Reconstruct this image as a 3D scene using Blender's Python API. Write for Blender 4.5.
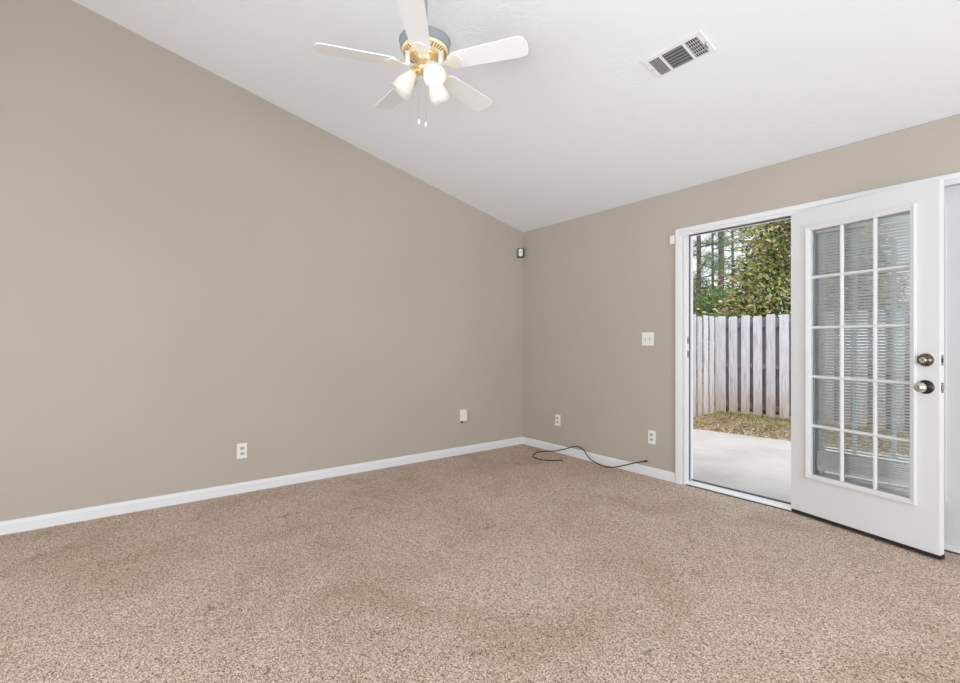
import bpy, bmesh, math, random
from mathutils import Vector, Matrix, Euler
import numpy as np

# ------------------------------------------------------------------ clear
for o in list(bpy.data.objects):
    bpy.data.objects.remove(o)
S = bpy.context.scene
C = S.collection
PI = math.pi
rnd = random.Random(7)

# ------------------------------------------------------------------ camera
cam_d = bpy.data.cameras.new('camera')
cam = bpy.data.objects.new('camera', cam_d)
C.objects.link(cam)
cam.location = (4.066, -3.69, 1.18)
cam.rotation_euler = (PI / 2, 0, math.radians(52.97))
cam_d.sensor_width = 36.0
cam_d.lens = 473.0 / 960.0 * 36.0
cam_d.clip_start = 0.02
cam_d.clip_end = 300
S.camera = cam

# ------------------------------------------------------------------ exposure
S.view_settings.view_transform = 'Standard'
S.view_settings.look = 'None'
S.view_settings.gamma = 1.0
S.view_settings.use_curve_mapping = False
S.view_settings.exposure = 0.0

# ------------------------------------------------------------------ sky
W = bpy.data.worlds.new('sky')
S.world = W
W.use_nodes = True
nt = W.node_tree
nt.nodes.clear()
w_out = nt.nodes.new('ShaderNodeOutputWorld')
w_bg = nt.nodes.new('ShaderNodeBackground')
w_tc = nt.nodes.new('ShaderNodeTexCoord')
w_no = nt.nodes.new('ShaderNodeTexNoise')
w_no.inputs['Scale'].default_value = 3.2
w_no.inputs['Detail'].default_value = 5
w_cr = nt.nodes.new('ShaderNodeValToRGB')
w_cr.color_ramp.elements[0].position = 0.42
w_cr.color_ramp.elements[0].color = (0.66, 0.77, 0.95, 1)
w_cr.color_ramp.elements[1].position = 0.60
w_cr.color_ramp.elements[1].color = (0.94, 0.96, 1.0, 1)
nt.links.new(w_tc.outputs['Generated'], w_no.inputs['Vector'])
nt.links.new(w_no.outputs['Fac'], w_cr.inputs['Fac'])
nt.links.new(w_cr.outputs['Color'], w_bg.inputs['Color'])
w_bg.inputs['Strength'].default_value = 1.22
nt.links.new(w_bg.outputs['Background'], w_out.inputs['Surface'])

# hazy sun over the roof, from behind the house
sd = bpy.data.lights.new('sun', 'SUN')
sd.energy = 2.5
sd.angle = math.radians(35)
sd.color = (1.0, 0.96, 0.9)
so = bpy.data.objects.new('sun', sd)
C.objects.link(so)
so.rotation_euler = Euler((math.radians(30), 0, math.radians(60)))

# fill lamps added out of view to brighten the room
def area(name, loc, target, sx, sy, power, col):
    d = bpy.data.lights.new(name, 'AREA')
    d.shape = 'RECTANGLE'
    d.size = sx
    d.size_y = sy
    d.energy = power
    d.color = col
    o = bpy.data.objects.new(name, d)
    C.objects.link(o)
    o.location = loc
    o.rotation_euler = (Vector(target) - Vector(loc)).to_track_quat('-Z', 'Y').to_euler()
    return o

area('back_fill_light', (2.6, -6.05, 1.15), (2.6, 0.0, 1.15), 2.8, 2.0, 76, (0.89, 0.95, 1.0))  # added soft fill, set in the unseen back wall opening
area('side_fill_light', (6.15, -2.3, 1.1), (0.0, -1.6, 1.1), 2.6, 1.9, 97, (0.89, 0.95, 1.0))  # added fill to light the gable wall evenly, in the unseen side opening
fl = area('ceiling_fill_light', (4.4, -4.3, 1.0), (1.6, -0.9, 2.75), 0.6, 0.6, 7, (0.84, 0.93, 1.0))  # added lamp near the camera, lifts the far ceiling
fl.data.spread = math.radians(70)

# ------------------------------------------------------------------ materials
def mat(name, col, rough=0.5, metal=0.0, spec=0.5):
    m = bpy.data.materials.new(name)
    m.use_nodes = True
    b = m.node_tree.nodes['Principled BSDF']
    b.inputs['Base Color'].default_value = (*col, 1)
    b.inputs['Roughness'].default_value = rough
    b.inputs['Metallic'].default_value = metal
    b.inputs['Specular IOR Level'].default_value = spec
    return m

def nodes(m):
    t = m.node_tree
    return t, t.nodes['Principled BSDF'], t.nodes.new, t.links.new

def noise(t, scale, detail=3, rough=0.5, vec=None, distort=0.0):
    n = t.nodes.new('ShaderNodeTexNoise')
    n.inputs['Scale'].default_value = scale
    n.inputs['Detail'].default_value = detail
    n.inputs['Roughness'].default_value = rough
    n.inputs['Distortion'].default_value = distort
    if vec is not None:
        t.links.new(vec, n.inputs['Vector'])
    return n

def ramp(t, fac, stops):
    r = t.nodes.new('ShaderNodeValToRGB')
    e = r.color_ramp.elements
    e[0].position, e[0].color = stops[0][0], (*stops[0][1], 1)
    e[1].position, e[1].color = stops[-1][0], (*stops[-1][1], 1)
    for p, c in stops[1:-1]:
        n = e.new(p)
        n.color = (*c, 1)
    t.links.new(fac, r.inputs['Fac'])
    return r

def bump(t, b, height, strength, dist):
    n = t.nodes.new('ShaderNodeBump')
    n.inputs['Strength'].default_value = strength
    n.inputs['Distance'].default_value = dist
    t.links.new(height, n.inputs['Height'])
    t.links.new(n.outputs['Normal'], b.inputs['Normal'])
    return n

def pos(t):
    return t.nodes.new('ShaderNodeNewGeometry').outputs['Position']

# greige wall paint
M_wall = mat('greige_paint', (0.50, 0.435, 0.375), 0.65, spec=0.25)
t, b, N, L = nodes(M_wall)
p = pos(t)
n1 = noise(t, 1.3, 2, vec=p)
r1 = ramp(t, n1.outputs['Fac'], [(0.3, (0.475, 0.418, 0.358)), (0.7, (0.496, 0.436, 0.374))])
L(r1.outputs['Color'], b.inputs['Base Color'])
n2 = noise(t, 160, 3, vec=p)
bump(t, b, n2.outputs['Fac'], 0.05, 0.002)

# stomped drywall ceiling
M_ceil = mat('stomp_texture_white', (0.83, 0.845, 0.865), 0.8, spec=0.2)
t, b, N, L = nodes(M_ceil)
p = pos(t)
vo = N('ShaderNodeTexVoronoi')
vo.inputs['Scale'].default_value = 3.2
L(p, vo.inputs['Vector'])
sub = N('ShaderNodeVectorMath'); sub.operation = 'SUBTRACT'
L(p, sub.inputs[0]); L(vo.outputs['Position'], sub.inputs[1])
sep = N('ShaderNodeSeparateXYZ'); L(sub.outputs['Vector'], sep.inputs[0])
at2 = N('ShaderNodeMath'); at2.operation = 'ARCTAN2'
L(sep.outputs['Y'], at2.inputs[0]); L(sep.outputs['X'], at2.inputs[1])
wob = noise(t, 9, 2, vec=p)
ma = N('ShaderNodeMath'); ma.operation = 'MULTIPLY_ADD'
L(wob.outputs['Fac'], ma.inputs[0]); ma.inputs[1].default_value = 1.4; L(at2.outputs[0], ma.inputs[2])
mu = N('ShaderNodeMath'); mu.operation = 'MULTIPLY'; L(ma.outputs[0], mu.inputs[0]); mu.inputs[1].default_value = 26
si = N('ShaderNodeMath'); si.operation = 'SINE'; L(mu.outputs[0], si.inputs[0])
msk = noise(t, 0.75, 1, vec=p)
mr = N('ShaderNodeMapRange'); mr.inputs['From Min'].default_value = 0.47; mr.inputs['From Max'].default_value = 0.66
L(msk.outputs['Fac'], mr.inputs['Value'])
mm = N('ShaderNodeMath'); mm.operation = 'MULTIPLY'; L(si.outputs[0], mm.inputs[0]); L(mr.outputs['Result'], mm.inputs[1])
bump(t, b, mm.outputs[0], 0.17, 0.004)

M_trim = mat('white_trim_paint', (0.80, 0.80, 0.81), 0.4)
M_door = mat('white_door_paint', (0.76, 0.76, 0.765), 0.42)
M_jamb = mat('white_frame_paint', (0.82, 0.82, 0.83), 0.4)
M_vinyl = mat('white_blind_vinyl', (0.90, 0.91, 0.90), 0.45)
t, b, N, L = nodes(M_vinyl)
tl = N('ShaderNodeBsdfTranslucent'); tl.inputs['Color'].default_value = (0.86, 0.88, 0.87, 1)
mxs = N('ShaderNodeMixShader'); mxs.inputs[0].default_value = 0.25
L(b.outputs[0], mxs.inputs[1]); L(tl.outputs[0], mxs.inputs[2])
L(mxs.outputs[0], t.nodes['Material Output'].inputs['Surface'])
M_plate = mat('white_plastic', (0.86, 0.83, 0.78), 0.35)
M_recep = mat('grey_receptacle', (0.55, 0.53, 0.50), 0.4)
M_dark = mat('black_slot', (0.012, 0.012, 0.012), 0.6)
M_seal = mat('grey_weatherstrip', (0.10, 0.09, 0.09), 0.7)
M_rubber = mat('black_rubber', (0.012, 0.011, 0.010), 0.55)
M_alu = mat('brushed_aluminium', (0.88, 0.87, 0.85), 0.45, 0.1)
M_nickel = mat('aged_nickel', (0.15, 0.135, 0.11), 0.28, 1.0)
M_black = mat('blackened_metal', (0.035, 0.033, 0.03), 0.35, 0.6)
M_chrome = mat('satin_nickel', (0.72, 0.69, 0.64), 0.25, 1.0)
M_brass = mat('polished_brass', (0.93, 0.70, 0.36), 0.3, 0.85)
M_cream = mat('cream_enamel', (0.92, 0.80, 0.52), 0.4)
M_drum = mat('grey_enamel', (0.30, 0.32, 0.335), 0.5)
M_rod = mat('grey_rod_enamel', (0.36, 0.37, 0.38), 0.5)
M_blade = mat('white_blade', (0.87, 0.87, 0.87), 0.4)
M_iron = mat('white_gold_iron', (0.88, 0.85, 0.78), 0.35, 0.1)
M_register = mat('white_register_enamel', (0.82, 0.82, 0.82), 0.45)
M_louvre = mat('pale_grey_louvre', (0.52, 0.52, 0.52), 0.5)
M_slat = mat('grey_register_slat', (0.20, 0.20, 0.20), 0.5)

# carpet
M_carpet = mat('beige_carpet', (0.45, 0.34, 0.25), 0.95, spec=0.1)
t, b, N, L = nodes(M_carpet)
p = pos(t)
wj = noise(t, 60, 2, vec=p)
wadd = N('ShaderNodeVectorMath'); wadd.operation = 'MULTIPLY_ADD'
L(wj.outputs['Color'], wadd.inputs[0]); wadd.inputs[1].default_value = (0.012, 0.012, 0.012); L(p, wadd.inputs[2])
tv = N('ShaderNodeTexVoronoi'); tv.inputs['Scale'].default_value = 280
L(wadd.outputs['Vector'], tv.inputs['Vector'])
sc = N('ShaderNodeSeparateColor'); L(tv.outputs['Color'], sc.inputs['Color'])
tuft = ramp(t, sc.outputs['Red'], [(0.0, (0.12, 0.06, 0.028)), (0.18, (0.38, 0.26, 0.175)), (0.48, (0.66, 0.51, 0.395)), (1.0, (0.99, 0.87, 0.76))])
# soft tracks in the pile
big = noise(t, 1.7, 4, 0.6, vec=p, distort=0.6)
trk = ramp(t, big.outputs['Fac'], [(0.3, (0.84, 0.79, 0.74)), (0.52, (1.0, 1.0, 1.0)), (0.75, (1.06, 1.07, 1.08))])
mx = N('ShaderNodeMix'); mx.data_type = 'RGBA'; mx.blend_type = 'MULTIPLY'; mx.inputs['Factor'].default_value = 1.0
L(tuft.outputs['Color'], mx.inputs[6]); L(trk.outputs['Color'], mx.inputs[7])
# short drag lines left in the pile
dl = noise(t, 2.6, 3, 0.55, vec=p, distort=0.5)
d1_ = N('ShaderNodeMath'); d1_.operation = 'SUBTRACT'; L(dl.outputs['Fac'], d1_.inputs[0]); d1_.inputs[1].default_value = 0.5
d2_ = N('ShaderNodeMath'); d2_.operation = 'ABSOLUTE'; L(d1_.outputs[0], d2_.inputs[0])
d3_ = N('ShaderNodeMapRange'); d3_.inputs['From Min'].default_value = 0.002; d3_.inputs['From Max'].default_value = 0.008
d3_.inputs['To Min'].default_value = 0.55; d3_.inputs['To Max'].default_value = 1.0; L(d2_.outputs[0], d3_.inputs['Value'])
dm = noise(t, 3.7, 2, vec=p)
d4_ = N('ShaderNodeMapRange'); d4_.inputs['From Min'].default_value = 0.58; d4_.inputs['From Max'].default_value = 0.66; L(dm.outputs['Fac'], d4_.inputs['Value'])
mx2 = N('ShaderNodeMix'); mx2.data_type = 'RGBA'; mx2.blend_type = 'MULTIPLY'
L(d4_.outputs['Result'], mx2.inputs['Factor']); L(mx.outputs[2], mx2.inputs[6]); L(d3_.outputs['Result'], mx2.inputs[7])
L(mx2.outputs[2], b.inputs['Base Color'])
inv = N('ShaderNodeMath'); inv.operation = 'SUBTRACT'; inv.inputs[0].default_value = 1.0
L(tv.outputs['Distance'], inv.inputs[1])
bump(t, b, inv.outputs[0], 0.55, 0.010)

# thin window glass
def thin_glass(name, tint, ior=1.45):
    m = bpy.data.materials.new(name)
    m.use_nodes = True
    t = m.node_tree
    t.nodes.clear()
    o = t.nodes.new('ShaderNodeOutputMaterial')
    tr = t.nodes.new('ShaderNodeBsdfTransparent'); tr.inputs['Color'].default_value = (*tint, 1)
    gl = t.nodes.new('ShaderNodeBsdfGlossy'); gl.inputs['Roughness'].default_value = 0.02
    fr = t.nodes.new('ShaderNodeFresnel'); fr.inputs['IOR'].default_value = ior
    mx = t.nodes.new('ShaderNodeMixShader')
    t.links.new(fr.outputs[0], mx.inputs[0]); t.links.new(tr.outputs[0], mx.inputs[1]); t.links.new(gl.outputs[0], mx.inputs[2])
    t.links.new(mx.outputs[0], o.inputs['Surface'])
    return m
M_glass = thin_glass('window_glass', (0.988, 0.997, 0.993))

# frosted lamp glass and lit bulb
M_shade = mat('frosted_glass', (0.93, 0.92, 0.88), 0.35)
t, b, N, L = nodes(M_shade)
tl = N('ShaderNodeBsdfTranslucent'); tl.inputs['Color'].default_value = (0.95, 0.93, 0.88, 1)
mxs = N('ShaderNodeMixShader'); mxs.inputs[0].default_value = 0.4
L(b.outputs[0], mxs.inputs[1]); L(tl.outputs[0], mxs.inputs[2])
L(mxs.outputs[0], t.nodes['Material Output'].inputs['Surface'])
M_bulb = mat('lit_bulb', (1, 0.95, 0.85), 0.4)
b = M_bulb.node_tree.nodes['Principled BSDF']
b.inputs['Emission Color'].default_value = (1.0, 0.94, 0.84, 1)
b.inputs['Emission Strength'].default_value = 2.0

# weathered wood, a little different on every board
def wood(name, a, c, d):
    m = mat(name, c, 0.9, spec=0.15)
    t, b, N, L = nodes(m)
    tc = N('ShaderNodeTexCoord')
    oi = N('ShaderNodeObjectInfo')
    mp = N('ShaderNodeMapping'); mp.inputs['Scale'].default_value = (14, 14, 1.1)
    cmb = N('ShaderNodeCombineXYZ')
    m10 = N('ShaderNodeMath'); m10.operation = 'MULTIPLY'; m10.inputs[1].default_value = 37
    L(oi.outputs['Random'], m10.inputs[0]); L(m10.outputs[0], cmb.inputs[0]); L(m10.outputs[0], cmb.inputs[2])
    L(cmb.outputs[0], mp.inputs['Location'])
    L(tc.outputs['Object'], mp.inputs['Vector'])
    n = noise(t, 2.2, 5, 0.65, vec=mp.outputs['Vector'])
    r = ramp(t, n.outputs['Fac'], [(0.28, a), (0.46, c), (0.72, d)])
    hs = N('ShaderNodeHueSaturation')
    mr = N('ShaderNodeMapRange'); mr.inputs['To Min'].default_value = 0.86; mr.inputs['To Max'].default_value = 1.12
    L(oi.outputs['Random'], mr.inputs['Value']); L(mr.outputs['Result'], hs.inputs['Value'])
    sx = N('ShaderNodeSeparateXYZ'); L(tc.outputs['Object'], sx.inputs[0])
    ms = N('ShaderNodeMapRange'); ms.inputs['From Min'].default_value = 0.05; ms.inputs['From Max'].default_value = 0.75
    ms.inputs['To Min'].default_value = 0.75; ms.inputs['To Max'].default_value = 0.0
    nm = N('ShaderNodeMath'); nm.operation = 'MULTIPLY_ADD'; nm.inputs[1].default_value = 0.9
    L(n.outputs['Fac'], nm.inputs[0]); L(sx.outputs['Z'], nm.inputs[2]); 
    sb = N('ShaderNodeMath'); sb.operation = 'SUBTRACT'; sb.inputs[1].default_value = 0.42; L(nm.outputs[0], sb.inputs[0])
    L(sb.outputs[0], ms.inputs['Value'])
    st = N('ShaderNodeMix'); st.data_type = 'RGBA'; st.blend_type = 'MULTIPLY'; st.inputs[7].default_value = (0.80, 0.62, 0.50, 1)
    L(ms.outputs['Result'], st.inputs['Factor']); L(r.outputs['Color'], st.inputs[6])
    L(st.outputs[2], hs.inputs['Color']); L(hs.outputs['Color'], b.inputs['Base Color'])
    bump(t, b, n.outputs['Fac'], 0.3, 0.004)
    return m
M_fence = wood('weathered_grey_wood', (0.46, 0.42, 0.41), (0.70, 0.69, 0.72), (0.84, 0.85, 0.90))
M_fence_back = wood('shaded_weathered_wood', (0.16, 0.13, 0.13), (0.30, 0.28, 0.30), (0.42, 0.40, 0.43))  # same fence wood, with the shade behind the front boards put into its colour
M_post = mat('blue_grey_post_paint', (0.40, 0.45, 0.46), 0.7)

M_conc = mat('pale_concrete', (0.62, 0.60, 0.57), 0.9, spec=0.15)
t, b, N, L = nodes(M_conc)
p = pos(t)
n = noise(t, 1.6, 6, 0.65, vec=p)
r = ramp(t, n.outputs['Fac'], [(0.3, (0.46, 0.43, 0.40)), (0.55, (0.55, 0.525, 0.495)), (0.8, (0.61, 0.59, 0.565))])
L(r.outputs['Color'], b.inputs['Base Color'])
M_soil = mat('leaf_strewn_soil', (0.25, 0.2, 0.13), 1.0, spec=0.1)
t, b, N, L = nodes(M_soil)
p = pos(t)
n = noise(t, 9, 6, 0.7, vec=p)
r = ramp(t, n.outputs['Fac'], [(0.3, (0.18, 0.14, 0.08)), (0.5, (0.38, 0.30, 0.21)), (0.7, (0.50, 0.42, 0.32))])
L(r.outputs['Color'], b.inputs['Base Color'])

def leafmat(name, stops, rough=0.35, trans=0.15):
    m = mat(name, stops[0][1], rough, spec=0.4)
    t, b, N, L = nodes(m)
    g = N('ShaderNodeNewGeometry')
    r = ramp(t, g.outputs['Random Per Island'], stops)
    L(r.outputs['Color'], b.inputs['Base Color'])
    tl = N('ShaderNodeBsdfTranslucent')
    L(r.outputs['Color'], tl.inputs['Color'])
    mx = N('ShaderNodeMixShader'); mx.inputs[0].default_value = trans
    L(b.outputs[0], mx.inputs[1]); L(tl.outputs[0], mx.inputs[2])
    L(mx.outputs[0], t.nodes['Material Output'].inputs['Surface'])
    return m
M_magnolia = leafmat('magnolia_leaf', [(0.0, (0.03, 0.06, 0.012)), (0.25, (0.10, 0.16, 0.03)), (0.45, (0.46, 0.52, 0.16)), (0.7, (0.74, 0.72, 0.34)), (0.86, (0.38, 0.20, 0.09)), (1.0, (0.92, 0.90, 0.72))])
M_shrub = leafmat('shrub_leaf', [(0.0, (0.07, 0.13, 0.04)), (0.5, (0.20, 0.30, 0.11)), (1.0, (0.38, 0.43, 0.18))])
M_needle = leafmat('pine_needle', [(0.0, (0.12, 0.19, 0.10)), (0.6, (0.22, 0.33, 0.17)), (1.0, (0.36, 0.44, 0.22))], 0.6)
M_blade_grass = leafmat('grass_blade', [(0.0, (0.20, 0.25, 0.07)), (0.5, (0.36, 0.36, 0.14)), (1.0, (0.55, 0.45, 0.28))], 0.7)
M_litter = leafmat('dry_leaf', [(0.0, (0.25, 0.16, 0.10)), (0.4, (0.46, 0.34, 0.23)), (0.8, (0.62, 0.50, 0.38)), (1.0, (0.36, 0.35, 0.15))], 0.8)
M_bark = mat('grey_brown_bark', (0.16, 0.13, 0.11), 0.95, spec=0.1)
t, b, N, L = nodes(M_bark)
p = pos(t)
n = noise(t, 7, 4, 0.7, vec=p)
r = ramp(t, n.outputs['Fac'], [(0.35, (0.08, 0.065, 0.055)), (0.65, (0.25, 0.21, 0.18))])
L(r.outputs['Color'], b.inputs['Base Color'])

# ------------------------------------------------------------------ geometry helpers
def box(bm, x0, x1, y0, y1, z0, z1, M=None):
    vs = [bm.verts.new((x, y, z)) for x in (x0, x1) for y in (y0, y1) for z in (z0, z1)]
    if M is not None:
        for v in vs:
            v.co = M @ v.co
    for f in ((0, 1, 3, 2), (4, 6, 7, 5), (0, 4, 5, 1), (2, 3, 7, 6), (0, 2, 6, 4), (1, 5, 7, 3)):
        bm.faces.new([vs[i] for i in f])
    return vs

def prism(bm, pts, y0, y1, M=None):
    """outline in x,z extruded along y"""
    a = [bm.verts.new((x, y0, z)) for x, z in pts]
    c = [bm.verts.new((x, y1, z)) for x, z in pts]
    if M is not None:
        for v in a + c:
            v.co = M @ v.co
    n = len(pts)
    bm.faces.new(a); bm.faces.new(c[::-1])
    for i in range(n):
        j = (i + 1) % n
        bm.faces.new((a[i], c[i], c[j], a[j]))

def frame(bm, o, i, y0, y1, M=None):
    """rectangular ring: o, i = (x0, x1, z0, z1)"""
    def ring(q, y):
        return [bm.verts.new(Vector((x, y, z)) if M is None else M @ Vector((x, y, z))) for x, z in ((q[0], q[2]), (q[1], q[2]), (q[1], q[3]), (q[0], q[3]))]
    oa, ob, ia, ib = ring(o, y0), ring(o, y1), ring(i, y0), ring(i, y1)
    for k in range(4):
        j = (k + 1) % 4
        bm.faces.new((oa[k], oa[j], ia[j], ia[k]))
        bm.faces.new((ob[k], ib[k], ib[j], ob[j]))
        bm.faces.new((oa[k], ob[k], ob[j], oa[j]))
        bm.faces.new((ia[k], ia[j], ib[j], ib[k]))

def lathe(bm, prof, seg=32, M=None, cap=True):
    """profile of (r, z) turned about z"""
    rings = []
    for r, z in prof:
        ring = []
        for k in range(seg):
            a = 2 * PI * k / seg
            v = Vector((r * math.cos(a), r * math.sin(a), z))
            ring.append(bm.verts.new(v if M is None else M @ v))
        rings.append(ring)
    for a, c in zip(rings, rings[1:]):
        for k in range(seg):
            j = (k + 1) % seg
            bm.faces.new((a[k], a[j], c[j], c[k]))
    if cap:
        if prof[0][0] > 1e-5: bm.faces.new(rings[0][::-1])
        if prof[-1][0] > 1e-5: bm.faces.new(rings[-1])

def tube(bm, pts, r, seg=8):
    pts = [Vector(q) for q in pts]
    rs = r if isinstance(r, (list, tuple)) else [r] * len(pts)
    rings = []
    for i, q in enumerate(pts):
        d = (pts[min(i + 1, len(pts) - 1)] - pts[max(i - 1, 0)]).normalized()
        up = Vector((0, 0, 1)) if abs(d.z) < 0.95 else Vector((1, 0, 0))
        u = d.cross(up).normalized(); v = d.cross(u)
        rings.append([bm.verts.new(q + rs[i] * (math.cos(2 * PI * k / seg) * u + math.sin(2 * PI * k / seg) * v)) for k in range(seg)])
    for a, c in zip(rings, rings[1:]):
        for k in range(seg):
            j = (k + 1) % seg
            bm.faces.new((a[k], a[j], c[j], c[k]))
    bm.faces.new(rings[0][::-1]); bm.faces.new(rings[-1])

def spline(pts, n=8):
    P = [Vector(q) for q in pts]
    out = []
    for i in range(len(P) - 1):
        a, c, d, e = P[max(i - 1, 0)], P[i], P[i + 1], P[min(i + 2, len(P) - 1)]
        for k in range(n):
            s = k / n
            out.append(0.5 * ((2 * c) + (d - a) * s + (2 * a - 5 * c + 4 * d - e) * s * s + (3 * c - a - 3 * d + e) * s ** 3))
    out.append(P[-1])
    return out

def obj(name, bm, m, parent=None, smooth=False, bevel=0.0, seg=2):
    bmesh.ops.recalc_face_normals(bm, faces=bm.faces)
    me = bpy.data.meshes.new(name)
    bm.to_mesh(me)
    bm.free()
    me.materials.append(m)
    if smooth:
        for q in me.polygons:
            q.use_smooth = True
    o = bpy.data.objects.new(name, me)
    C.objects.link(o)
    if parent is not None:
        o.parent = parent
    if bevel > 0:
        bv = o.modifiers.new('bevel', 'BEVEL')
        bv.width = bevel
        bv.segments = seg
        bv.limit_method = 'ANGLE'
        bv.angle_limit = math.radians(40)
    return o

def rawmesh(name, verts, faces, m, parent=None):
    me = bpy.data.meshes.new(name)
    me.from_pydata([tuple(v) for v in verts], [], faces)
    me.materials.append(m)
    o = bpy.data.objects.new(name, me)
    C.objects.link(o)
    if parent is not None:
        o.parent = parent
    return o

def tag(o, label, cat, group=None, kind=None):
    o['label'] = label
    o['category'] = cat
    if group: o['group'] = group
    if kind: o['kind'] = kind
    return o

def thing(name, label, cat, loc=(0, 0, 0), rot=(0, 0, 0), group=None, kind=None):
    o = bpy.data.objects.new(name, None)
    o.empty_display_size = 0.1
    C.objects.link(o)
    o.location = loc
    o.rotation_euler = rot
    return tag(o, label, cat, group, kind)

def dup(root, loc, rot, label, group=None):
    r = root.copy(); C.objects.link(r)
    r.location = loc; r.rotation_euler = rot
    r['label'] = label
    if group: r['group'] = group
    for ch in list(root.children):
        c = ch.copy(); C.objects.link(c); c.parent = r
        for g in list(ch.children):
            d = g.copy(); C.objects.link(d); d.parent = c
    return r

def B(): return bmesh.new()

# ------------------------------------------------------------------ the room
XR, YB = 6.2, -6.1            # extent of the room
SL = 0.244                    # slope of the vaulted ceiling
def zc(y): return 2.44 - SL * y
OX0, OX1, OZ = 1.962, 3.660, 2.080   # rough opening of the patio door

bm = B(); box(bm, -0.14, XR + 0.14, YB - 0.14, 0.0, -0.12, 0.002)
tag(obj('floor', bm, M_carpet), 'beige speckled cut-pile carpet across the whole room', 'carpet', kind='structure')

bm = B()
pts = [(-0.14, 2.44 - SL * 0.5), (-0.14, 2.44)]
a = [(0.22, zc(0.22)), (YB - 0.3, zc(YB - 0.3)), (YB - 0.3, zc(YB - 0.3) + 0.2), (0.22, zc(0.22) + 0.2)]
prism(bm, a, -0.4, XR + 0.4, Matrix(((0, 1, 0, 0), (1, 0, 0, 0), (0, 0, 1, 0), (0, 0, 0, 1))))
tag(obj('ceiling', bm, M_ceil), 'white vaulted ceiling sloping down to the patio door wall', 'ceiling', kind='structure')

bm = B()
a = [(0.14, -0.1), (0.14, zc(0.14) + 0.05), (YB - 0.14, zc(YB - 0.14) + 0.05), (YB - 0.14, -0.1)]
SW = Matrix(((0, 1, 0, 0), (1, 0, 0, 0), (0, 0, 1, 0), (0, 0, 0, 1)))
prism(bm, a, -0.14, 0.0, SW)
tag(obj('wall_left', bm, M_wall), 'long beige gable wall under the sloping ceiling', 'wall', kind='structure')

bm = B()
TOP = zc(0.14) + 0.03
box(bm, 0, OX0, 0, 0.14, -0.1, TOP)
box(bm, OX1, XR + 0.14, 0, 0.14, -0.1, TOP)
box(bm, OX0, OX1, 0, 0.14, OZ, TOP)
tag(obj('wall_right', bm, M_wall), 'beige wall holding the patio door', 'wall', kind='structure')

def wall_with_window(name, label, along, fixed0, fixed1, lo, hi, w0, w1, wz0, wz1, top_lo, top_hi):
    bm = B()
    def seg(a0, a1, z0, zt0, zt1):
        q = [(a0, z0), (a1, z0), (a1, zt1), (a0, zt0)]
        if along == 'x': prism(bm, q, fixed0, fixed1)
        else: prism(bm, q, fixed0, fixed1, SW)
    tt = lambda a: top_lo + (top_hi - top_lo) * (a - lo) / (hi - lo)
    seg(lo, w0, -0.1, tt(lo), tt(w0)); seg(w1, hi, -0.1, tt(w1), tt(hi))
    seg(w0, w1, -0.1, wz0, wz0); seg(w0, w1, wz1, tt(w0), tt(w1))
    return tag(obj(name, bm, M_wall), label, 'wall', kind='structure')
wall_with_window('wall_back', 'beige wall with a window behind the camera', 'x', YB - 0.14, YB, 0.0, XR, 1.2, 4.0, 0.1, 2.2, zc(YB) + 0.05, zc(YB) + 0.05)
wall_with_window('wall_side', 'beige side wall with a window opposite the long gable wall', 'y', XR, XR + 0.14, YB - 0.14, 0.0, -3.6, -1.0, 0.1, 2.1, zc(YB) + 0.05, zc(0) + 0.02)

# baseboards
BP = [(0, 0), (-0.016, 0), (-0.016, 0.060), (-0.011, 0.074), (-0.004, 0.081), (0, 0.081)]
bm = B()
prism(bm, [(-y, z) for y, z in BP], YB, 0.0)
tag(obj('baseboard_left', bm, M_trim), 'white baseboard along the long gable wall', 'baseboard', kind='structure')
bm = B()
prism(bm, BP, 0.016, 1.896, SW)
tag(obj('baseboard_right', bm, M_trim), 'white baseboard between the corner and the patio door', 'baseboard', kind='structure')
bm = B()
prism(bm, BP, 3.720, XR, SW)
tag(obj('baseboard_far_right', bm, M_trim), 'white baseboard beyond the fixed door panel', 'baseboard', kind='structure')

# ------------------------------------------------------------------ patio door frame
def casing(bm, x0, x1, z0, z1, inward):
    pass
tr = thing('trim_1', 'white casing framing the double patio door', 'door casing', (0, 0, 0), kind='structure')
bm = B()
for d, w0, w1 in ((0.012, 0.0, 0.062), (0.020, 0.004, 0.038), (0.016, 0.038, 0.050)):
    box(bm, 1.896 + w0, 1.896 + w1, -d, 0, 0, 2.115 - w0)
obj('side_casing', bm, M_trim, tr, bevel=0.003)
bm = B()
for d, w0, w1 in ((0.012, 0.0, 0.062), (0.020, 0.004, 0.038), (0.016, 0.038, 0.050)):
    box(bm, 3.720 - w1, 3.720 - w0, -d, 0, 0, 2.115 - w0)
obj('side_casing', bm, M_trim, tr, bevel=0.003)
bm = B()
for d, w0, w1 in ((0.012, 0.0, 0.062), (0.020, 0.004, 0.038), (0.016, 0.038, 0.050)):
    box(bm, 1.896 + w0 + 0.001, 3.720 - w0 - 0.001, -d - 0.0005, 0, 2.115 - w1, 2.115 - w0)
obj('head_casing', bm, M_trim, tr, bevel=0.003)

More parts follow.
